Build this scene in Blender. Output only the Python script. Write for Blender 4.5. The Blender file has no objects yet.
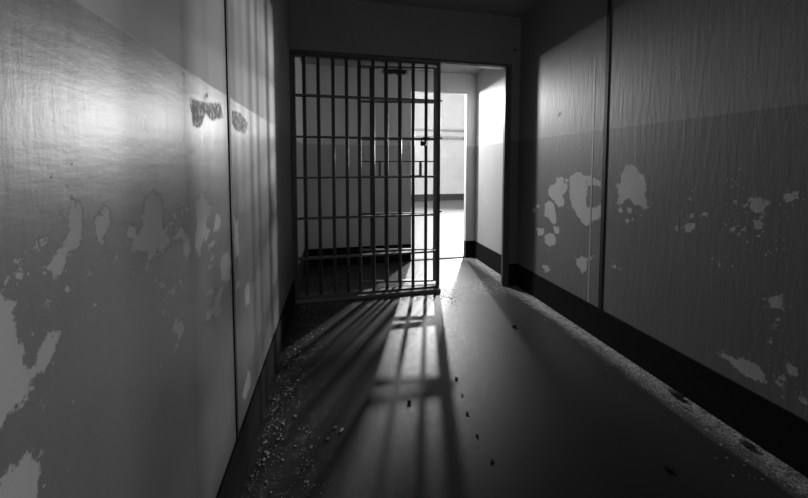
import bpy, bmesh, math, random
import numpy as np
from mathutils import Vector, Matrix

# ------------------------------------------------------------------ camera, world, lights, exposure
SC = bpy.context.scene
COL = SC.collection
SC.view_settings.view_transform = 'Standard'
SC.view_settings.look = 'None'
SC.view_settings.gamma = 1.0
SC.view_settings.use_curve_mapping = False
SC.view_settings.exposure = 0.0

cam_data = bpy.data.cameras.new('camera')
cam = bpy.data.objects.new('camera', cam_data)
COL.objects.link(cam)
cam.location = (0, 0, 1.2)
cam.rotation_euler = (math.pi / 2 - 0.0514, 0, -0.2097)
cam_data.sensor_width = 36.0
cam_data.lens = 14.51
cam_data.shift_y = -0.0837
cam_data.clip_start = 0.02
SC.camera = cam

world = bpy.data.worlds.new('world')
SC.world = world
world.use_nodes = True
world.node_tree.nodes['Background'].inputs['Color'].default_value = (1, 1, 1, 1)
world.node_tree.nodes['Background'].inputs['Strength'].default_value = 0.65


def lamp(name, loc, power, radius):
    d = bpy.data.lights.new(name, 'POINT')
    d.energy = power
    d.shadow_soft_size = radius
    o = bpy.data.objects.new(name, d)
    o.location = loc
    COL.objects.link(o)
    return o


# lamps of the day room beyond the cell door
spot = bpy.data.lights.new('ceiling_flood_lamp', 'SPOT')
spot.energy = 1700
spot.shadow_soft_size = 0.10
spot.spot_size = math.radians(15)
spot.spot_blend = 1.0
so = bpy.data.objects.new('ceiling_flood_lamp', spot)
so.location = (2.62, 9.0, 3.95)
so.rotation_euler = (Vector((0.80, 2.95, 0.0)) - Vector((2.62, 9.0, 3.95))).to_track_quat('-Z', 'Y').to_euler()
COL.objects.link(so)
tube = bpy.data.lights.new('right_side_tube_lamp', 'AREA')
tube.shape = 'RECTANGLE'
tube.size = 0.36
tube.size_y = 0.6
tube.energy = 620
to = bpy.data.objects.new('right_side_tube_lamp', tube)
to.location = (3.85, 8.0, 2.15)
to.rotation_euler = Vector((-0.5, -0.86, 0.0)).to_track_quat('-Z', 'Y').to_euler()
COL.objects.link(to)
lamp('left_side_lamp', (0.40, 7.0, 2.32), 60, 0.10)
lamp('doorway_side_lamp', (0.80, 4.5, 2.12), 225, 0.09)
R_PEEL = [[(2.186,1.108),(2.093,1.151),(2.015,1.112),(2.0,1.004),(2.018,0.932),(1.995,0.894),(1.939,0.901),(1.871,0.929),(1.872,0.842),(1.935,0.813),(1.99,0.763),(2.039,0.77),(2.089,0.818),(2.15,0.874),(2.181,0.968)],[(2.01,1.121),(1.939,1.111),(1.882,1.081),(1.88,1.045),(1.945,1.06),(2.007,1.05)],[(2.438,0.98),(2.396,1.03),(2.334,1.05),(2.335,1.096),(2.268,1.098),(2.241,1.055),(2.203,1.053),(2.207,0.998),(2.263,0.96),(2.229,0.908),(2.244,0.873),(2.309,0.853),(2.345,0.895),(2.418,0.934)],[(2.48,0.867),(2.417,0.898),(2.362,0.881),(2.33,0.769),(2.328,0.712),(2.384,0.709),(2.43,0.753),(2.483,0.757),(2.477,0.807)],[(2.48,0.573),(2.425,0.622),(2.36,0.628),(2.324,0.596),(2.332,0.548),(2.402,0.507),(2.467,0.527)],[(2.362,0.687),(2.293,0.7),(2.291,0.645),(2.342,0.634)],[(2.091,0.489),(2.03,0.531),(1.986,0.529),(1.983,0.448),(2.025,0.403),(2.054,0.436),(2.089,0.446)],[(2.498,0.316),(2.422,0.344),(2.384,0.308),(2.45,0.272)],[(2.583,0.632),(2.483,0.647),(2.481,0.593),(2.56,0.564)],[(1.728,1.134),(1.696,1.191),(1.648,1.205),(1.613,1.179),(1.599,1.146),(1.571,1.139),(1.556,1.107),(1.558,1.025),(1.547,0.985),(1.546,0.944),(1.567,0.944),(1.582,0.964),(1.628,0.958),(1.658,0.998),(1.688,0.986),(1.707,0.958),(1.748,0.949),(1.735,0.999),(1.753,1.07),(1.726,1.089)],[(0.993,0.641),(0.975,0.655),(0.948,0.671),(0.946,0.62),(0.956,0.61),(0.978,0.612),(0.992,0.618)],[(1.164,0.312),(1.13,0.318),(1.086,0.321),(1.051,0.341),(1.007,0.334),(0.982,0.307),(0.985,0.276),(1.023,0.274),(1.053,0.267),(1.079,0.276),(1.106,0.292),(1.146,0.304)],[(0.925,0.397),(0.901,0.412),(0.888,0.397),(0.889,0.374),(0.906,0.357),(0.919,0.372)]]
R_DOTS = [(1.719,0.912,0.016,0.014),(1.655,0.92,0.019,0.017),(1.676,0.856,0.012,0.01),(1.634,0.863,0.009,0.009),(1.755,0.539,0.015,0.013),(2.631,0.785,0.029,0.018),(2.582,0.83,0.024,0.015),(1.955,0.538,0.018,0.014),(1.925,0.556,0.012,0.01),(2.219,1.074,0.019,0.013),(1.372,0.866,0.012,0.012),(1.302,0.943,0.009,0.009),(1.312,0.878,0.021,0.023),(1.298,0.897,0.012,0.013),(1.243,0.956,0.008,0.009),(1.123,1.115,0.008,0.009),(1.124,1.032,0.006,0.007),(1.085,1.019,0.006,0.007),(1.044,1.027,0.023,0.03),(1.061,1.045,0.009,0.011),(1.014,1.037,0.011,0.014),(1.038,0.947,0.015,0.019),(1.025,0.98,0.005,0.007),(1.106,0.929,0.006,0.007),(1.105,0.89,0.008,0.009),(1.085,0.91,0.005,0.006),(1.128,0.906,0.006,0.007),(0.944,1.071,0.015,0.021),(0.92,1.089,0.007,0.009),(1.318,1.03,0.006,0.007),(1.169,0.737,0.007,0.009),(0.969,0.862,0.004,0.005),(0.958,0.567,0.005,0.007),(0.963,0.53,0.004,0.006),(0.974,0.461,0.006,0.008),(0.947,0.31,0.007,0.009),(0.929,0.336,0.007,0.009),(0.933,0.298,0.007,0.01),(0.868,0.292,0.011,0.016)]
R_MARK = [[(2.336,1.577),(2.315,1.653),(2.269,1.677),(2.268,1.638),(2.301,1.596)],[(1.65,1.843),(1.625,1.864),(1.611,1.849),(1.63,1.831)]]
L_PEEL = [[(0.697,1.11),(0.713,1.139),(0.738,1.15),(0.764,1.138),(0.777,1.107),(0.771,1.07),(0.8,1.042),(0.807,1.027),(0.772,1.018),(0.733,1.02),(0.715,1.017),(0.699,1.037),(0.668,1.045),(0.66,1.069),(0.647,1.076),(0.65,1.092),(0.665,1.093),(0.682,1.075),(0.693,1.084)],[(0.943,1.112),(0.984,1.124),(1.01,1.099),(1.055,1.083),(1.036,1.05),(1.006,1.043),(1.004,1.021),(1.033,1.009),(1.016,0.99),(0.979,0.992),(0.957,0.954),(0.933,0.977),(0.93,1.014),(0.945,1.043),(0.933,1.076)],[(1.096,1.053),(1.13,1.022),(1.106,0.995),(1.065,1.003),(1.075,1.038)],[(0.829,1.059),(0.859,1.058),(0.874,1.031),(0.899,1.016),(0.903,0.974),(0.873,0.967),(0.858,0.991),(0.86,1.02),(0.833,1.035)],[(1.121,0.908),(1.168,0.902),(1.189,0.91),(1.215,0.854),(1.203,0.815),(1.16,0.81),(1.123,0.836),(1.108,0.88)],[(1.084,0.812),(1.121,0.817),(1.139,0.797),(1.099,0.78),(1.107,0.732),(1.061,0.74),(0.984,0.77),(0.962,0.773),(0.986,0.792),(1.031,0.784),(1.055,0.798)],[(0.813,0.851),(0.846,0.84),(0.855,0.816),(0.835,0.797),(0.823,0.794),(0.798,0.822),(0.803,0.842)],[(1.256,1.008),(1.314,0.991),(1.313,0.855),(1.263,0.861)],[(0.531,1.156),(0.545,1.144),(0.553,1.134),(0.547,1.107),(0.543,1.09),(0.527,1.086),(0.516,1.074),(0.517,1.057),(0.509,1.048),(0.495,1.057),(0.488,1.068),(0.497,1.081),(0.507,1.089),(0.512,1.097),(0.523,1.105),(0.525,1.121),(0.525,1.134)],[(0.585,1.13),(0.599,1.137),(0.613,1.116),(0.603,1.093),(0.592,1.081),(0.579,1.082),(0.569,1.098),(0.571,1.111)],[(0.468,1.102),(0.479,1.108),(0.49,1.108),(0.499,1.096),(0.493,1.088),(0.478,1.089),(0.469,1.095)],[(0.448,1.087),(0.455,1.091),(0.461,1.084),(0.461,1.074),(0.453,1.071),(0.448,1.078)],[(0.537,1.034),(0.546,1.041),(0.554,1.041),(0.551,1.031),(0.537,1.03)],[(0.409,1.077),(0.428,1.064),(0.442,1.051),(0.44,1.02),(0.447,0.999),(0.454,0.968),(0.463,0.951),(0.452,0.93),(0.43,0.917),(0.419,0.91),(0.399,0.911)],[(0.469,0.943),(0.464,0.959),(0.475,0.978),(0.487,0.988),(0.498,0.985),(0.499,0.971),(0.488,0.954),(0.476,0.942)],[(0.4,0.856),(0.415,0.857),(0.433,0.869),(0.451,0.861),(0.466,0.838),(0.46,0.794),(0.445,0.771),(0.398,0.826)],[(1.393,0.716),(1.45,0.71),(1.442,0.626),(1.386,0.63),(1.373,0.684)],[(1.399,0.362),(1.435,0.328),(1.422,0.274),(1.353,0.271),(1.289,0.318),(1.341,0.33)]]
L_DOTS = [(0.825,1.083,0.015,0.007),(0.801,1.069,0.013,0.006),(0.861,1.087,0.015,0.007),(0.887,1.093,0.013,0.006),(0.673,1.009,0.01,0.006),(0.71,1.005,0.008,0.005),(0.617,1.052,0.007,0.005),(0.841,0.926,0.022,0.01),(0.803,0.922,0.017,0.008),(0.767,0.953,0.017,0.008),(0.74,0.967,0.008,0.004),(0.818,1.038,0.011,0.005),(0.944,0.961,0.013,0.005),(1.046,0.965,0.026,0.009),(1.036,0.926,0.022,0.008),(1.034,0.903,0.019,0.007),(1.019,0.831,0.028,0.01),(0.763,0.895,0.01,0.005),(0.734,0.868,0.007,0.004),(0.608,1.117,0.008,0.005),(0.815,0.792,0.008,0.004),(1.283,0.758,0.041,0.012),(0.558,1.047,0.005,0.004),(0.617,1.053,0.007,0.004),(0.593,1.051,0.003,0.002),(0.538,0.981,0.008,0.006),(0.502,1.139,0.004,0.003),(0.485,1.027,0.003,0.003),(0.472,0.903,0.005,0.005),(0.537,0.98,0.006,0.005)]
L_MARK = [[(0.922,1.367),(1.027,1.374),(1.154,1.397),(1.174,1.352),(1.062,1.329),(1.025,1.345),(0.986,1.299),(0.938,1.3)],[(1.268,1.395),(1.383,1.4),(1.493,1.375),(1.449,1.323),(1.31,1.325),(1.264,1.347)],[(1.008,1.396),(1.052,1.406),(1.044,1.393),(1.014,1.387)]]

# ------------------------------------------------------------------ dimensions (metres)
XL, XR = -0.355, 1.768        # side walls
YE = 2.90                     # face of the wall that carries the grille
YE2 = 2.975                    # its far face
YV, YV2 = 3.90, 3.96          # wall with the open doorway
YF = 10.40                    # far wall of the day room
ZC = 2.61                     # corridor ceiling
ZH = 2.138                    # underside of the header
ZV = 2.34                     # vestibule ceiling
DX0, DX1, DZ = 0.92, 1.64, 2.09
HB = 0.215                    # painted base band
ZP = 1.432                    # paint line
YB = -4.0                     # where the corridor is cut off behind us
random.seed(7)

# ------------------------------------------------------------------ materials
def new_mat(name):
    m = bpy.data.materials.new(name)
    m.use_nodes = True
    nt = m.node_tree
    b = nt.nodes['Principled BSDF']
    return m, nt, b


def N(nt, typ, **kw):
    n = nt.nodes.new(typ)
    for k, v in kw.items():
        if k.startswith('i_'):
            n.inputs[k[2:].replace('_', ' ')].default_value = v
        else:
            setattr(n, k, v)
    return n


def math_n(nt, op, a, b=None, c=None, clamp=False):
    n = nt.nodes.new('ShaderNodeMath')
    n.operation = op
    n.use_clamp = clamp
    for i, v in enumerate((a, b, c)):
        if v is None:
            continue
        if isinstance(v, (int, float)):
            n.inputs[i].default_value = v
        else:
            nt.links.new(v, n.inputs[i])
    return n.outputs[0]


def smooth(nt, v, a, b):
    n = nt.nodes.new('ShaderNodeMapRange')
    n.interpolation_type = 'SMOOTHSTEP'
    nt.links.new(v, n.inputs['Value'])
    n.inputs['From Min'].default_value = a
    n.inputs['From Max'].default_value = b
    return n.outputs[0]


def mixf(nt, f, a, b):
    n = nt.nodes.new('ShaderNodeMix')
    n.data_type = 'FLOAT'
    for i, v in ((0, f), (2, a), (3, b)):
        if isinstance(v, (int, float)):
            n.inputs[i].default_value = v
        else:
            nt.links.new(v, n.inputs[i])
    return n.outputs[0]


def noise(nt, vec, scale, detail=4.0, rough=0.55, dist=0.0):
    n = nt.nodes.new('ShaderNodeTexNoise')
    n.inputs['Scale'].default_value = scale
    n.inputs['Detail'].default_value = detail
    n.inputs['Roughness'].default_value = rough
    n.inputs['Distortion'].default_value = dist
    nt.links.new(vec, n.inputs['Vector'])
    return n.outputs[0]


def position(nt, sx=1, sy=1, sz=1):
    g = nt.nodes.new('ShaderNodeNewGeometry')
    m = nt.nodes.new('ShaderNodeMapping')
    m.inputs['Scale'].default_value = (sx, sy, sz)
    nt.links.new(g.outputs['Position'], m.inputs['Vector'])
    s = nt.nodes.new('ShaderNodeSeparateXYZ')
    nt.links.new(g.outputs['Position'], s.inputs[0])
    return m.outputs[0], s.outputs


def grey(nt, v):
    c = nt.nodes.new('ShaderNodeCombineColor')
    for i in range(3):
        nt.links.new(v, c.inputs[i])
    return c.outputs[0]


def bump(nt, b, h, strength, distance):
    n = nt.nodes.new('ShaderNodeBump')
    n.inputs['Strength'].default_value = strength
    n.inputs['Distance'].default_value = distance
    nt.links.new(h, n.inputs['Height'])
    nt.links.new(n.outputs[0], b.inputs['Normal'])


def wall_paint(name, upper, lower, peel_v, rough_up, rough_low, streak, bump_d, base_v=0.030, wav=1.0, two_tone=True, attr=True, spec=.5, stain=False, SPK=(.665, .685)):
    """old two-tone oil paint with a dark base band, peeled spots showing a pale coat"""
    m, nt, b = new_mat(name)
    vec, (px, py, pz) = position(nt)
    svec, _ = position(nt, 16, 16, 2.0)                        # vertically stretched brush texture
    n1 = noise(nt, vec, 1.7, 4)
    n2 = noise(nt, vec, 38, 5, .65)
    st = noise(nt, svec, 3.2, 5, .6)
    # paint line
    zz = math_n(nt, 'ADD', pz, math_n(nt, 'MULTIPLY', math_n(nt, 'SUBTRACT', n2, .5), .012))
    up = smooth(nt, zz, ZP - .004, ZP + .004)
    band = math_n(nt, 'SUBTRACT', 1.0, smooth(nt, pz, HB - .004, HB + .004))
    col = mixf(nt, up, lower, upper) if two_tone else math_n(nt, 'ADD', 0.0, upper)
    var = math_n(nt, 'ADD', .80, math_n(nt, 'MULTIPLY', n1, .4))
    if attr:                                   # paint colour lightened behind the bars, standing in for stronger light there
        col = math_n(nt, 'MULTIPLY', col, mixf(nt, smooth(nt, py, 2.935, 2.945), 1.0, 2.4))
    col = math_n(nt, 'MULTIPLY', col, var)
    col = math_n(nt, 'MULTIPLY', col, math_n(nt, 'ADD', 1 - streak * .5, math_n(nt, 'MULTIPLY', st, streak)))
    rgh = mixf(nt, up, rough_low, rough_up)
    hvec, _ = position(nt, 3, 3, 9)
    h = math_n(nt, 'ADD', math_n(nt, 'MULTIPLY', st, wav), math_n(nt, 'ADD', math_n(nt, 'MULTIPLY', n2, .2), math_n(nt, 'MULTIPLY', noise(nt, hvec, 3.0, 5, .6), 1.0 - wav)))
    if attr:
        a = N(nt, 'ShaderNodeAttribute', attribute_name='peel')
        jag = math_n(nt, 'MULTIPLY', math_n(nt, 'SUBTRACT', noise(nt, vec, 40, 8, .8), .5), .080)
        pm = smooth(nt, math_n(nt, 'ADD', a.outputs['Fac'], jag), -.0012, .0012)
        speck = math_n(nt, 'MULTIPLY', smooth(nt, noise(nt, vec, 75, 3, .6), *SPK), smooth(nt, a.outputs['Fac'], -.07, -.035))
        pm = math_n(nt, 'MAXIMUM', pm, speck)
        s = N(nt, 'ShaderNodeAttribute', attribute_name='mark')
        sm = smooth(nt, math_n(nt, 'ADD', s.outputs['Fac'], math_n(nt, 'MULTIPLY', jag, .35)), -.006, .006)
        sm = math_n(nt, 'MULTIPLY', sm, math_n(nt, 'ADD', .35, math_n(nt, 'MULTIPLY', smooth(nt, noise(nt, vec, 60, 5, .7), .38, .52), .4)))
        pv = math_n(nt, 'MULTIPLY', peel_v, math_n(nt, 'ADD', .8, math_n(nt, 'MULTIPLY', n1, .4)))
        col = mixf(nt, pm, col, pv)
        col = mixf(nt, sm, col, math_n(nt, 'MULTIPLY', col, .8))
        rgh = mixf(nt, math_n(nt, 'MAXIMUM', pm, sm), rgh, .8)
        h = math_n(nt, 'SUBTRACT', h, math_n(nt, 'MULTIPLY', pm, .25))
    col = mixf(nt, band, col, base_v)
    rgh = mixf(nt, band, rgh, .65)
    nt.links.new(grey(nt, col), b.inputs['Base Color'])
    nt.links.new(rgh, b.inputs['Roughness'])
    b.inputs['Specular IOR Level'].default_value = spec
    if stain:
        w = math_n(nt, 'MULTIPLY', smooth(nt, px, .54, .60), math_n(nt, 'SUBTRACT', 1.0, smooth(nt, px, .84, .90)))
        w = math_n(nt, 'MULTIPLY', w, smooth(nt, math_n(nt, 'ADD', pz, math_n(nt, 'MULTIPLY', n2, .12)), 2.335, 2.35))
        nt.links.new(grey(nt, mixf(nt, w, col, .02)), b.inputs['Base Color'])
    bump(nt, b, h, 1.0, bump_d)
    return m


def plain(name, v, rough=.6, nscale=20, amp=.3, bump_d=.001, metallic=0.0, spec=.5):
    m, nt, b = new_mat(name)
    vec, _ = position(nt)
    n = noise(nt, vec, nscale, 5, .6)
    col = math_n(nt, 'MULTIPLY', v, math_n(nt, 'ADD', 1 - amp * .5, math_n(nt, 'MULTIPLY', n, amp)))
    nt.links.new(grey(nt, col), b.inputs['Base Color'])
    b.inputs['Roughness'].default_value = rough
    b.inputs['Metallic'].default_value = metallic
    b.inputs['Specular IOR Level'].default_value = spec
    if bump_d:
        bump(nt, b, n, 1.0, bump_d)
    return m


def floor_material():
    m, nt, b = new_mat('worn_painted_concrete')
    vec, (px, py, pz) = position(nt)
    n1 = noise(nt, vec, 1.6, 5, .6)
    n2 = noise(nt, vec, 24, 6, .7)
    n3 = noise(nt, vec, 120, 4, .7)
    tvec, _ = position(nt, 5, .8, 1)
    n4 = noise(nt, tvec, 2.5, 6, .65)
    col = math_n(nt, 'MULTIPLY', FLOOR_V, math_n(nt, 'ADD', .55, math_n(nt, 'MULTIPLY', n1, .9)))
    # dusty, worn strip along the right wall
    d = math_n(nt, 'SUBTRACT', XR, px)
    d = math_n(nt, 'ADD', d, math_n(nt, 'MULTIPLY', math_n(nt, 'SUBTRACT', n4, .5), .22))
    r1 = math_n(nt, 'SUBTRACT', 1.0, smooth(nt, d, .03, .19))
    r1 = math_n(nt, 'MULTIPLY', r1, smooth(nt, d, -.06, .03))
    r1 = math_n(nt, 'MULTIPLY', r1, smooth(nt, math_n(nt, 'ADD', math_n(nt, 'MULTIPLY', n2, .5), math_n(nt, 'MULTIPLY', noise(nt, vec, 70, 6, .8), .5)), .38, .56))
    # gritty strip along the left wall
    e = math_n(nt, 'SUBTRACT', px, XL)
    e = math_n(nt, 'ADD', e, math_n(nt, 'MULTIPLY', math_n(nt, 'SUBTRACT', n4, .5), .5))
    l1 = math_n(nt, 'SUBTRACT', 1.0, smooth(nt, e, .10, .42))
    l1 = math_n(nt, 'MULTIPLY', l1, smooth(nt, n2, .52, .70))
    # dust before and behind the grille
    g = math_n(nt, 'ABSOLUTE', math_n(nt, 'SUBTRACT', math_n(nt, 'ADD', py, math_n(nt, 'MULTIPLY', n2, .15)), 3.0))
    g1 = math_n(nt, 'SUBTRACT', 1.0, smooth(nt, g, .05, .30))
    g1 = math_n(nt, 'MULTIPLY', g1, smooth(nt, n2, .45, .65))
    dust = math_n(nt, 'MAXIMUM', math_n(nt, 'MULTIPLY', r1, 1.0), math_n(nt, 'MAXIMUM', math_n(nt, 'MULTIPLY', l1, .3), math_n(nt, 'MULTIPLY', g1, .4)), clamp=True)
    dv = math_n(nt, 'ADD', .16, math_n(nt, 'MULTIPLY', .80, smooth(nt, n3, .40, .66)))
    col = mixf(nt, dust, col, dv)
    nt.links.new(grey(nt, col), b.inputs['Base Color'])
    r = math_n(nt, 'ADD', .34, math_n(nt, 'MULTIPLY', n2, .22))
    nt.links.new(mixf(nt, dust, r, .9), b.inputs['Roughness'])
    h = math_n(nt, 'ADD', math_n(nt, 'MULTIPLY', n2, .5), math_n(nt, 'MULTIPLY', dust, math_n(nt, 'MULTIPLY', n3, 2.0)))
    h = math_n(nt, 'ADD', h, math_n(nt, 'MULTIPLY', n4, .4))
    bump(nt, b, h, 1.0, .0016)
    b.inputs['Specular IOR Level'].default_value = .4
    return m


FLOOR_V = 0.042
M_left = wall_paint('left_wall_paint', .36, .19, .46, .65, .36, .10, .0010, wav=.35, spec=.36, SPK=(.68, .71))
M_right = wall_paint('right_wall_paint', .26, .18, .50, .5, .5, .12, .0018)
M_end = wall_paint('end_wall_paint', .26, .16, .3, .5, .45, .15, .003, attr=False)
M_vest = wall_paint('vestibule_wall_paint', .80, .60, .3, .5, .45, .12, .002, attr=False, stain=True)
M_far = wall_paint('day_room_paint', .72, .68, .3, .6, .6, .08, .002, base_v=.04, attr=False)
M_ceil = plain('ceiling_paint', .30, .7, 6, .3, .002)
M_farfloor = plain('day_room_floor', .17, .6, 3, .3, .001)
M_floor = floor_material()
M_steel = plain('dark_painted_steel', .11, .38, 60, .8, .0012, 0.0)
M_dust_steel = plain('dusty_painted_steel', .16, .6, 60, 1.0, .0015, 0.0)
M_sill = plain('dusty_concrete_sill', .22, .8, 40, 1.0, .004)
M_frame = plain('worn_door_frame_paint', .09, .42, 45, .7, .001)
M_dark = plain('black_joint', .012, .6, 30, .4, .0)
M_ridge = plain('pale_caulk', .42, .45, 40, .3, .001)
M_chip = plain('pale_paint_chip', .45, .8, 50, .5, .0)
M_rubble = plain('dark_rubble', .05, .85, 50, .8, .002)
M_pebble = plain('pebble_grey', .14, .85, 50, .8, .0)
M_pipe = plain('grey_pipe_paint', .42, .5, 20, .2, .0)
M_lock = plain('blackened_lock_steel', .035, .35, 40, .6, .0005, .6)


# ------------------------------------------------------------------ mesh helpers
def tag(o, label=None, cat=None, group=None, kind=None):
    if label: o['label'] = label
    if cat: o['category'] = cat
    if group: o['group'] = group
    if kind: o['kind'] = kind
    return o


def link(name, bm, mat, parent=None, smooth_shade=False, bevel=0.0):
    me = bpy.data.meshes.new(name)
    bmesh.ops.recalc_face_normals(bm, faces=bm.faces)
    bm.to_mesh(me)
    bm.free()
    me.materials.append(mat)
    if smooth_shade:
        for p in me.polygons:
            p.use_smooth = True
    o = bpy.data.objects.new(name, me)
    COL.objects.link(o)
    if parent:
        o.parent = parent
    if bevel:
        md = o.modifiers.new('bevel', 'BEVEL')
        md.width = bevel
        md.segments = 2
        md.limit_method = 'ANGLE'
    return o


def empty(name, loc, rz=0.0):
    o = bpy.data.objects.new(name, None)
    o.empty_display_size = .1
    o.location = loc
    o.rotation_euler = (0, 0, rz)
    COL.objects.link(o)
    return o


def box(bm, x0, x1, y0, y1, z0, z1):
    r = bmesh.ops.create_cube(bm, size=1.0)
    for v in r['verts']:
        v.co = Vector((x0 + (v.co.x + .5) * (x1 - x0), y0 + (v.co.y + .5) * (y1 - y0), z0 + (v.co.z + .5) * (z1 - z0)))
    return r['verts']


def rod(bm, a, b, r, seg=14, r2=None):
    a, b = Vector(a), Vector(b)
    d = b - a
    q = Vector((0, 0, 1)).rotation_difference(d.normalized())
    res = bmesh.ops.create_cone(bm, cap_ends=True, segments=seg, radius1=r, radius2=r if r2 is None else r2, depth=d.length)
    mid = (a + b) / 2
    for v in res['verts']:
        v.co = q @ v.co + mid
    return res['verts']


def struct(name, bm, mat, label, cat='wall', bevel=0.0, parent=None):
    o = link(name, bm, mat, parent, bevel=bevel)
    tag(o, label, cat, None, 'structure')
    return o


# signed distances of peeled spots, stored on the wall's own grid
def sd_poly(P, y, z):
    P = np.array(P)
    d = np.full(y.shape, 1e9)
    ins = np.zeros(y.shape, bool)
    for i in range(len(P)):
        a, b = P[i], P[(i + 1) % len(P)]
        e = b - a
        t = np.clip(((y - a[0]) * e[0] + (z - a[1]) * e[1]) / (e @ e + 1e-12), 0, 1)
        d = np.minimum(d, np.hypot(y - a[0] - t * e[0], z - a[1] - t * e[1]))
        c = ((a[1] > z) != (b[1] > z))
        xin = (b[0] - a[0]) * (z - a[1]) / ((b[1] - a[1]) if abs(b[1] - a[1]) > 1e-9 else 1e-9) + a[0]
        ins ^= c & (y < xin)
    return np.where(ins, d, -d)


def side_wall(name, x, out, polys, dots, marks, mat, label):
    ys = np.concatenate([np.linspace(YB, .3, 12)[:-1], np.arange(.3, 2.9, .011), np.linspace(2.9, YV, 12)])
    zs = np.concatenate([np.linspace(0, .1, 3)[:-1], np.arange(.1, 1.60, .011), np.linspace(1.6, ZC, 12)])
    Y, Z = np.meshgrid(ys, zs, indexing='ij')
    peel = np.full(Y.shape, -.2)
    for P in polys:
        peel = np.maximum(peel, sd_poly(P, Y, Z))
    for (cy, cz, ry, rz) in dots:
        k = np.hypot((Y - cy) / ry, (Z - cz) / rz)
        peel = np.maximum(peel, (1 - k) * min(ry, rz))
    mark = np.full(Y.shape, -.2)
    for P in marks:
        mark = np.maximum(mark, sd_poly(P, Y, Z))
    ny, nz = Y.shape
    co = np.stack([np.full(Y.shape, x), Y, Z], -1).reshape(-1, 3)
    i = np.arange(ny * nz).reshape(ny, nz)
    q = np.stack([i[:-1, :-1], i[1:, :-1], i[1:, 1:], i[:-1, 1:]], -1).reshape(-1, 4)
    if out > 0:
        q = q[:, ::-1]
    # solid back
    k = len(co)
    bx = x + out * .2
    back = np.array([(bx, ys[0], zs[0]), (bx, ys[-1], zs[0]), (bx, ys[-1], zs[-1]), (bx, ys[0], zs[-1])])
    faces = [tuple(f) for f in q.tolist()]
    edge = [i[:, 0].tolist() + [k + 1, k], i[-1, :].tolist() + [k + 2, k + 1], i[::-1, -1].tolist() + [k + 3, k + 2], i[0, ::-1].tolist() + [k, k + 3], [k, k + 1, k + 2, k + 3]]
    for e in edge:
        faces.append(tuple(e[::-1] if out < 0 else e))
    me = bpy.data.meshes.new(name)
    me.from_pydata(np.concatenate([co, back]).tolist(), [], faces)
    for an, av in (('peel', peel), ('mark', mark)):
        at = me.attributes.new(an, 'FLOAT', 'POINT')
        at.data.foreach_set('value', np.concatenate([av.reshape(-1), np.full(4, -.2)]).astype(np.float32))
    me.materials.append(mat)
    me.update()
    o = bpy.data.objects.new(name, me)
    COL.objects.link(o)
    tag(o, label, 'wall', None, 'structure')
    return o


# ------------------------------------------------------------------ the setting
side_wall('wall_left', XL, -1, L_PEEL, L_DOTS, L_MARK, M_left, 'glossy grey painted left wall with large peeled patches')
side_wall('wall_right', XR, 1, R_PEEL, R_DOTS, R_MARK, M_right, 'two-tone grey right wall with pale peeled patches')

bm = bmesh.new(); box(bm, XL, XR, YB, YV2, -.12, 0)
struct('floor', bm, M_floor, 'dark worn corridor floor with dusty edges', 'floor')
bm = bmesh.new(); box(bm, XL - .2, XR + .2, YB, YE, ZC, ZC + .15)
struct('ceiling', bm, M_ceil, 'dark flat ceiling of the corridor', 'ceiling')
bm = bmesh.new(); box(bm, XL, XR, YE2, YV, ZV, ZV + .15)
struct('ceiling_vestibule', bm, M_ceil, 'low ceiling of the small space behind the bars', 'ceiling')

bm = bmesh.new()
box(bm, XL, XR, YE, YE2, ZH, ZC + .15)
box(bm, 1.662, XR, YE, YE2, 0, ZH)
struct('wall_end', bm, M_end, 'dark wall over and beside the barred opening', 'wall')

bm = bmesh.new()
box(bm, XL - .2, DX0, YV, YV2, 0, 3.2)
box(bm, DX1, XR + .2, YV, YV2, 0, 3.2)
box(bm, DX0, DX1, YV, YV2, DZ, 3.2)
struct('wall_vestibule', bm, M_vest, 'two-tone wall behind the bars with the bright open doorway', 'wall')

# day room beyond the doorway
bm = bmesh.new(); box(bm, -2.5, 7.5, YV2, YF, -.12, 0)
struct('floor_day_room', bm, M_farfloor, 'bright floor of the room beyond the doorway', 'floor')
bm = bmesh.new(); box(bm, -2.5, 7.5, YF, YF + .2, -.12, 4.6)
struct('wall_far', bm, M_far, 'bright far wall of the room beyond the doorway', 'wall')
bm = bmesh.new()
box(bm, -2.7, -2.5, YV2, YF + .2, -.12, 4.6)
struct('wall_day_room_left', bm, M_far, 'left wall of the bright room beyond the doorway', 'wall')
bm = bmesh.new()
box(bm, 7.5, 7.7, YV2, YF + .2, -.12, 4.6)
struct('wall_day_room_right', bm, M_far, 'right wall of the bright room beyond the doorway', 'wall')
bm = bmesh.new()
box(bm, -2.7, XL - .2, YV, YV2, 0, 4.6)
box(bm, XR + .2, 7.7, YV, YV2, 0, 4.6)
box(bm, XL - .2, XR + .2, YV, YV2, 3.2, 4.6)
struct('wall_day_room_near', bm, M_far, 'near wall of the bright room beyond the doorway', 'wall')
bm = bmesh.new()
box(bm, -2.7, 7.7, YV, YF + .2, 4.6, 4.75)
struct('ceiling_day_room', bm, M_ceil, 'ceiling of the bright room beyond the doorway', 'ceiling')

# trims
def base_strip(name, x0, x1, y0, y1, h, label):
    bm = bmesh.new(); box(bm, x0, x1, y0, y1, 0, h)
    return struct(name, bm, M_base, label, 'baseboard', bevel=.003)


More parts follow.
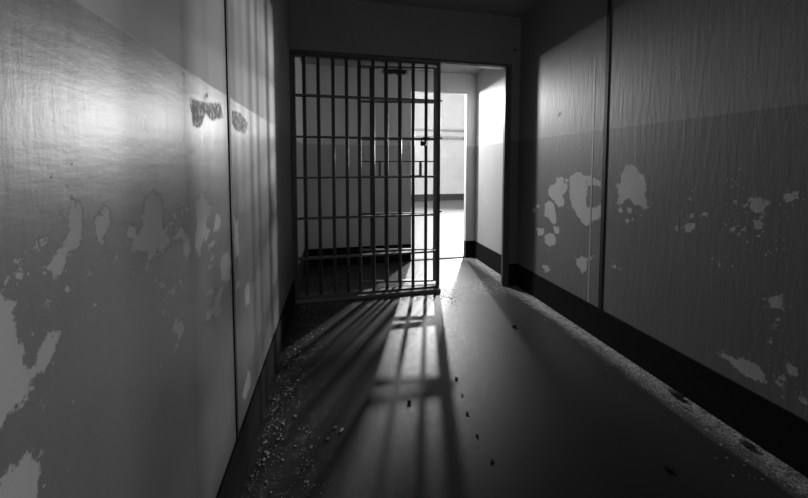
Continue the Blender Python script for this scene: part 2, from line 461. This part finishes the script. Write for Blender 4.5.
M_base = plain('black_base_paint', .012, .9, 30, .5, .0008, 0.0, .1)
base_strip('baseboard_left', XL, XL + .010, YB, 2.872, HB, 'black base band along the left wall')
base_strip('baseboard_right', XR - .010, XR, YB, YE, HB, 'black base band along the right wall')
base_strip('baseboard_end', 1.664, XR - .010, YE - .010, YE, HB, 'short black base band beside the right door jamb')
base_strip('baseboard_vestibule_left', XL, DX0, YV - .010, YV, HB, 'black base band behind the bars')
base_strip('baseboard_vestibule_right', XR - .010, XR, YE2, YV - .010, HB, 'black base band behind the right door jamb')
base_strip('baseboard_vestibule_corner', DX1, XR - .010, YV - .010, YV, HB, 'short black base band right of the bright doorway')

bm = bmesh.new(); box(bm, XL, XL + .004, 1.221, 1.239, 0, ZC)
struct('trim_1', bm, M_dark, 'dark vertical panel joint on the left wall', 'trim')
bm = bmesh.new(); box(bm, XR - .006, XR, 1.842, 1.868, 0, ZC)
struct('trim_2', bm, M_dark, 'dark vertical panel joint on the right wall', 'trim')
bm = bmesh.new()
box(bm, XR - .0012, XR, 1.957, 1.969, HB, 1.93)
struct('trim_3', bm, M_ridge, 'thin pale vertical ridge beside the dark joint on the right wall', 'trim')
bm = bmesh.new(); box(bm, DX0, DX1, YV, YV2, 0, .012)
struct('trim_4', bm, M_dark, 'dark threshold strip of the bright doorway', 'trim')

bm = bmesh.new()
rod(bm, (1.707, YE - .006, 2.301), (1.707, YE, 2.301), .012, 12)
link('bolt', bm, M_lock, bpy.data.objects['wall_end'], True)

# steel frame of the barred opening
bm = bmesh.new()
box(bm, 1.640, 1.662, YE - .006, YE2 + .004, 0, ZH)
box(bm, 1.612, 1.640, YE - .006, YE + .012, 0, ZH - .006)
box(bm, 1.655, 1.672, YE - .014, YE, 0, ZH + .02)
struct('door_1', bm, M_frame, 'worn steel jamb on the right of the barred opening', 'door frame', bevel=.003)
bm = bmesh.new()
box(bm, XL, 1.672, YE - .012, YE, ZH, ZH + .022)
box(bm, XL, 1.640, YE + .01, YE2 + .01, ZH - .006, ZH)
struct('trim_5', bm, M_frame, 'steel lintel edge over the barred opening', 'trim', bevel=.003)
bm = bmesh.new()
box(bm, XL, XL + .010, YE - .025, YE2 + .01, 0, ZH - .006)
struct('door_2', bm, M_frame, 'steel jamb on the left of the bars against the left wall', 'door frame', bevel=.003)
bm = bmesh.new()
box(bm, XL + .010, 0.968, YE - .03, 3.035, 0, .030)
struct('trim_6', bm, M_sill, 'dusty raised sill under the bars', 'sill', bevel=.006)

# ------------------------------------------------------------------ fixed grille
RAILS = (0.375, 0.728, 1.086, 1.440, 1.794)
XF0 = XL + .006
g = empty('barred_grille', (0, 2.95, 0.030))
tag(g, 'fixed grille of dark steel bars with dusty flat rails left of the open passage', 'grille')
def part(name, bm, mat, parent, origin, smooth_shade=False, bevel=0.0):
    for v in bm.verts:
        v.co -= Vector(origin)
    return link(name, bm, mat, parent, smooth_shade, bevel)


O = (0, 2.95, 0.030)
ZT = ZH - .006
bars = [-.248, -.130, -.008, .112, .222, .345, .468, .592, .716, .838]
for k, x in enumerate(bars):
    bm = bmesh.new()
    rod(bm, (x, 2.95, .036), (x + random.uniform(-.003, .003), 2.95, ZT - .01), .0150, 16)
    part('bar', bm, M_steel, g, O, True)
for x in (XF0 + .014, .958):
    bm = bmesh.new()
    box(bm, x - .014, x + .014, 2.928, 2.972, .031, ZT)
    part('post', bm, M_steel, g, O, bevel=.003)
for z in RAILS:
    bm = bmesh.new()
    box(bm, XF0 + .026, .946, 2.922, 2.978, z - .008, z + .008)
    part('rail', bm, M_dust_steel, g, O, bevel=.002)
bm = bmesh.new()
box(bm, XF0 + .026, .946, 2.925, 2.975, ZT - .014, ZT)
part('top_rail', bm, M_steel, g, O, bevel=.002)
bm = bmesh.new()
box(bm, XF0 + .026, .946, 2.922, 2.978, .031, .043)
part('bottom_rail', bm, M_dust_steel, g, O, bevel=.002)

# ------------------------------------------------------------------ hinged door folded back behind the grille
hx, hy = 0.962, 3.018
ang = math.atan2(.105, -.745)
DW = .752
d = empty('barred_cell_door', (hx, hy, 0.0), ang)
tag(d, 'open barred cell door with a food slot, folded back behind the fixed grille', 'cell door')
def dp(name, bm, mat, smooth_shade=False, bevel=0.0, parent=d):
    return link(name, bm, mat, parent, smooth_shade, bevel)


DZ0, DZ1 = .060, 2.118
for x in (.016, DW - .012):
    bm = bmesh.new()
    box(bm, x - .012, x + .012, -.018, .018, DZ0, DZ1)
    dp('stile', bm, M_steel, bevel=.003)
nb = 5
for k in range(nb):
    x = (.1007, .2221, .3597, .4915, .627)[k]
    bm = bmesh.new()
    rod(bm, (x, 0, DZ0 + .012), (x, 0, DZ1 - .012), .012, 14)
    dp('bar', bm, M_steel, True)
for z in RAILS:
    bm = bmesh.new()
    box(bm, .028, DW - .024, -.022, .022, z - .008, z + .008)
    dp('rail', bm, M_dust_steel, bevel=.002)
for z in (DZ0 + .006, DZ1 - .006):
    bm = bmesh.new()
    box(bm, .028, DW - .024, -.022, .022, z - .008, z + .008)
    dp('rail', bm, M_steel, bevel=.002)
bm = bmesh.new()
box(bm, .028, DW - .024, -.022, .022, 1.224, 1.236)
dp('slot_rail', bm, M_steel, bevel=.002)
for x in (.155, .545):
    bm = bmesh.new()
    box(bm, x - .011, x + .011, -.022, .022, 1.092, 1.224)
    dp('slot_post', bm, M_steel, bevel=.002)
bm = bmesh.new()
box(bm, .166, .534, -.05, .05, 1.092, 1.100)
dp('slot_shelf', bm, M_ridge, bevel=.002)['label'] = 'pale shelf of the food slot'
for z in (.745, 1.452, 1.81):
    bm = bmesh.new()
    rod(bm, (.0, .0, z - .03), (.0, .0, z + .03), .016, 12)
    box(bm, -.055, .006, -.006, .006, z - .008, z + .008)
    dp('hinge', bm, M_steel, bevel=.001)

# padlock hanging on the grille's second rail from the top
lk = empty('padlock', (0.800, 2.905, 1.372))
tag(lk, 'small dark padlock hanging at the upper middle rail of the bars', 'padlock')
bm = bmesh.new()
box(bm, -.026, .026, -.012, .012, 0, .042)
link('body', bm, M_lock, lk, bevel=.005)
bm = bmesh.new()
pts = [(-.017, 0, .040)] + [(-.017 * math.cos(t), 0, .058 + .017 * math.sin(t)) for t in np.linspace(0, math.pi, 9)] + [(.017, 0, .040)]
for a, b in zip(pts[:-1], pts[1:]):
    rod(bm, a, b, .005, 8)
link('shackle', bm, M_lock, lk, True)
hs = bmesh.new()
box(hs, .800, .862, 2.898, 2.921, 1.430, 1.452)
part('hasp', hs, M_lock, g, O, bevel=.003)

# pipes along the far wall
for z, r, lab in ((2.335, .035, 'upper of two pipes along the far bright wall'), (2.09, .045, 'lower and thicker of two pipes along the far bright wall')):
    p = empty('wall_pipe', (3.5, YF - .08, z))
    tag(p, lab, 'pipe', 'pipes on the far wall')
    bm = bmesh.new()
    rod(bm, (-4.0, 0, 0), (3.8, 0, 0), r, 14)
    link('pipe', bm, M_pipe, p, True)
    for x in (-2.2, -.6, 1.0):
        bm = bmesh.new()
        box(bm, x - .02, x + .02, -r - .006, .08, -r - .006, r + .006)
        link('bracket', bm, M_pipe, p, bevel=.003)

# ------------------------------------------------------------------ loose things on the floor
def rock(bm, c, sx, sy, sz, rz, rnd, amp=.35):
    r = bmesh.ops.create_icosphere(bm, subdivisions=2, radius=1.0)
    off = [rnd.uniform(-9, 9) for _ in range(3)]
    from mathutils import noise as mn
    R = Matrix.Rotation(rz, 3, 'Z')
    zmin = 1e9
    for v in r['verts']:
        k = 1 + amp * mn.noise(v.co * 1.4 + Vector(off))
        p = R @ Vector((v.co.x * sx * k, v.co.y * sy * k, v.co.z * sz * k))
        v.co = p
        zmin = min(zmin, p.z)
    for v in r['verts']:
        v.co = v.co + Vector((0, 0, -zmin))


def loose(name, x, y, sx, sy, sz, rz, mat, label, cat, group=None, seed=1, z=0.0):
    rnd = random.Random(seed)
    bm = bmesh.new()
    rock(bm, (0, 0, 0), sx, sy, sz, rz, rnd)
    o = link(name, bm, mat)
    o.location = (x, y, z)
    tag(o, label, cat, group)
    return o


loose('rubble_lump', 1.715, 1.300, .018, .036, .014, .2, M_rubble, 'larger dark lump of rubble on the dusty edge below the right wall', 'rubble', seed=3)
loose('rubble_lump', 1.705, 0.995, .014, .024, .011, .5, M_rubble, 'smaller dark lump of rubble on the dusty edge nearest the right foreground', 'rubble', seed=4)
loose('rubble_lump', 1.276, 0.978, .010, .016, .008, .9, M_rubble, 'dark crumb alone on the bare floor at the lower right', 'rubble', seed=5)
loose('rubble_lump', 1.287, 2.131, .016, .018, .010, .9, M_rubble, 'dark crumb on the lit floor in front of the right door jamb', 'rubble', seed=6)
loose('rubble_lump', 0.355, 1.542, .010, .012, .007, .4, M_rubble, 'tiny dark crumb in the bar shadows, centre of the floor', 'rubble', seed=8)
loose('paint_chip', -.010, 1.460, 0.0105, 0.0066, 0.0030, .4, M_chip, 'uppermost pale chip of the small cluster on the left floor', 'paint chip', 'chips on the left floor', 11)
loose('paint_chip', .018, 1.437, 0.0128, 0.0072, 0.0030, 1.1, M_chip, 'largest pale chip of the small cluster on the left floor', 'paint chip', 'chips on the left floor', 12)
loose('paint_chip', -.042, 1.404, 0.0067, 0.0048, 0.0030, .1, M_chip, 'pale chip nearest the viewer in the small cluster on the left floor', 'paint chip', 'chips on the left floor', 13)
loose('pebble', .655, 1.665, 0.0098, 0.0084, 0.0056, .2, M_pebble, 'pebble at the right end of the bar shadow, farthest of the row', 'pebble', 'pebbles beside the dark bar shadow', 21)
loose('pebble', .637, 1.535, 0.0056, 0.0056, 0.0042, .2, M_pebble, 'small pebble second from the far end of the row beside the bar shadow', 'pebble', 'pebbles beside the dark bar shadow', 22)
loose('pebble', .612, 1.413, 0.0077, 0.0070, 0.0049, .2, M_pebble, 'middle pebble of the row beside the bar shadow', 'pebble', 'pebbles beside the dark bar shadow', 23)
loose('pebble', .605, 1.285, 0.0070, 0.0063, 0.0042, .2, M_pebble, 'second nearest pebble of the row beside the bar shadow', 'pebble', 'pebbles beside the dark bar shadow', 24)
loose('pebble', .612, 1.158, 0.0084, 0.0070, 0.0049, .2, M_pebble, 'nearest pebble of the row beside the bar shadow', 'pebble', 'pebbles beside the dark bar shadow', 25)


def flakes(name, spots, mat, label, seed):
    rnd = random.Random(seed)
    bm = bmesh.new()
    for (x, y, s) in spots:
        n = rnd.randint(3, 5)
        a0 = rnd.uniform(0, 6.28)
        top, bot = [], []
        tx, ty = rnd.uniform(-.15, .15), rnd.uniform(-.15, .15)
        s *= .55 + 1.3 * rnd.random() ** 4
        for k in range(n):
            a = a0 + k * 6.283 / n + rnd.uniform(-.3, .3)
            rr = s * rnd.uniform(.5, 1.1)
            dx, dy = rr * math.cos(a), rr * math.sin(a)
            h = .0008 + (abs(tx) + abs(ty)) * s * 1.1 + tx * dx + ty * dy
            top.append(bm.verts.new((x + dx, y + dy, max(h, .001) + .0008)))
            bot.append(bm.verts.new((x + dx, y + dy, max(h - .001, .0002))))
        bm.faces.new(top)
        bm.faces.new(bot[::-1])
        for k in range(n):
            bm.faces.new((top[k - 1], bot[k - 1], bot[k], top[k]))
    o = link(name, bm, mat)
    tag(o, label, 'paint flakes', None, 'stuff')
    return o


rnd = random.Random(5)
sp = []
for _ in range(900):                                   # along the left wall
    y = rnd.uniform(.75, 2.85)
    x = XL + .03 + abs(rnd.gauss(.07 + .06 * math.sin(y * 3.1), .06))
    sp.append((x, y, rnd.uniform(.002, .0065)))
for _ in range(160):                                   # a second, thinner trail
    y = rnd.uniform(.9, 1.5)
    sp.append((rnd.gauss(-.13 + .04 * (1.5 - y), .02), y, rnd.uniform(.002, .005)))
left = sp
sp = []
for _ in range(900):
    y = rnd.uniform(.6, 2.85)
    sp.append((XR - .02 - abs(rnd.gauss(.03, .07)), y, rnd.uniform(.002, .006)))
flakes('paint_flakes', sp, M_chip, 'scatter of tiny pale paint flakes along the foot of the right wall', 2)
sp = []
for _ in range(170):
    sp.append((rnd.gauss(.98, .07), rnd.gauss(2.74, .08), rnd.uniform(.002, .005)))
for _ in range(400):
    sp.append((rnd.uniform(XL + .03, .95), 2.86 - abs(rnd.gauss(0, .05)), rnd.uniform(.002, .006)))
sp = [s for s in sp if s[1] < 2.855 or s[0] > 1.0]
flakes('paint_flakes', left + sp, M_chip, 'scatter of tiny pale paint flakes along the left wall and before the bars', 1)
sp = []
for _ in range(420):
    sp.append((rnd.uniform(XL + .03, 1.0), rnd.uniform(3.07, 3.55), rnd.uniform(.002, .008)))
for _ in range(200):
    sp.append((XR - .015 - abs(rnd.gauss(.02, .05)), rnd.uniform(3.1, 3.88), rnd.uniform(.002, .006)))
flakes('paint_flakes', sp, M_chip, 'scatter of paint flakes on the floor behind the bars', 4)
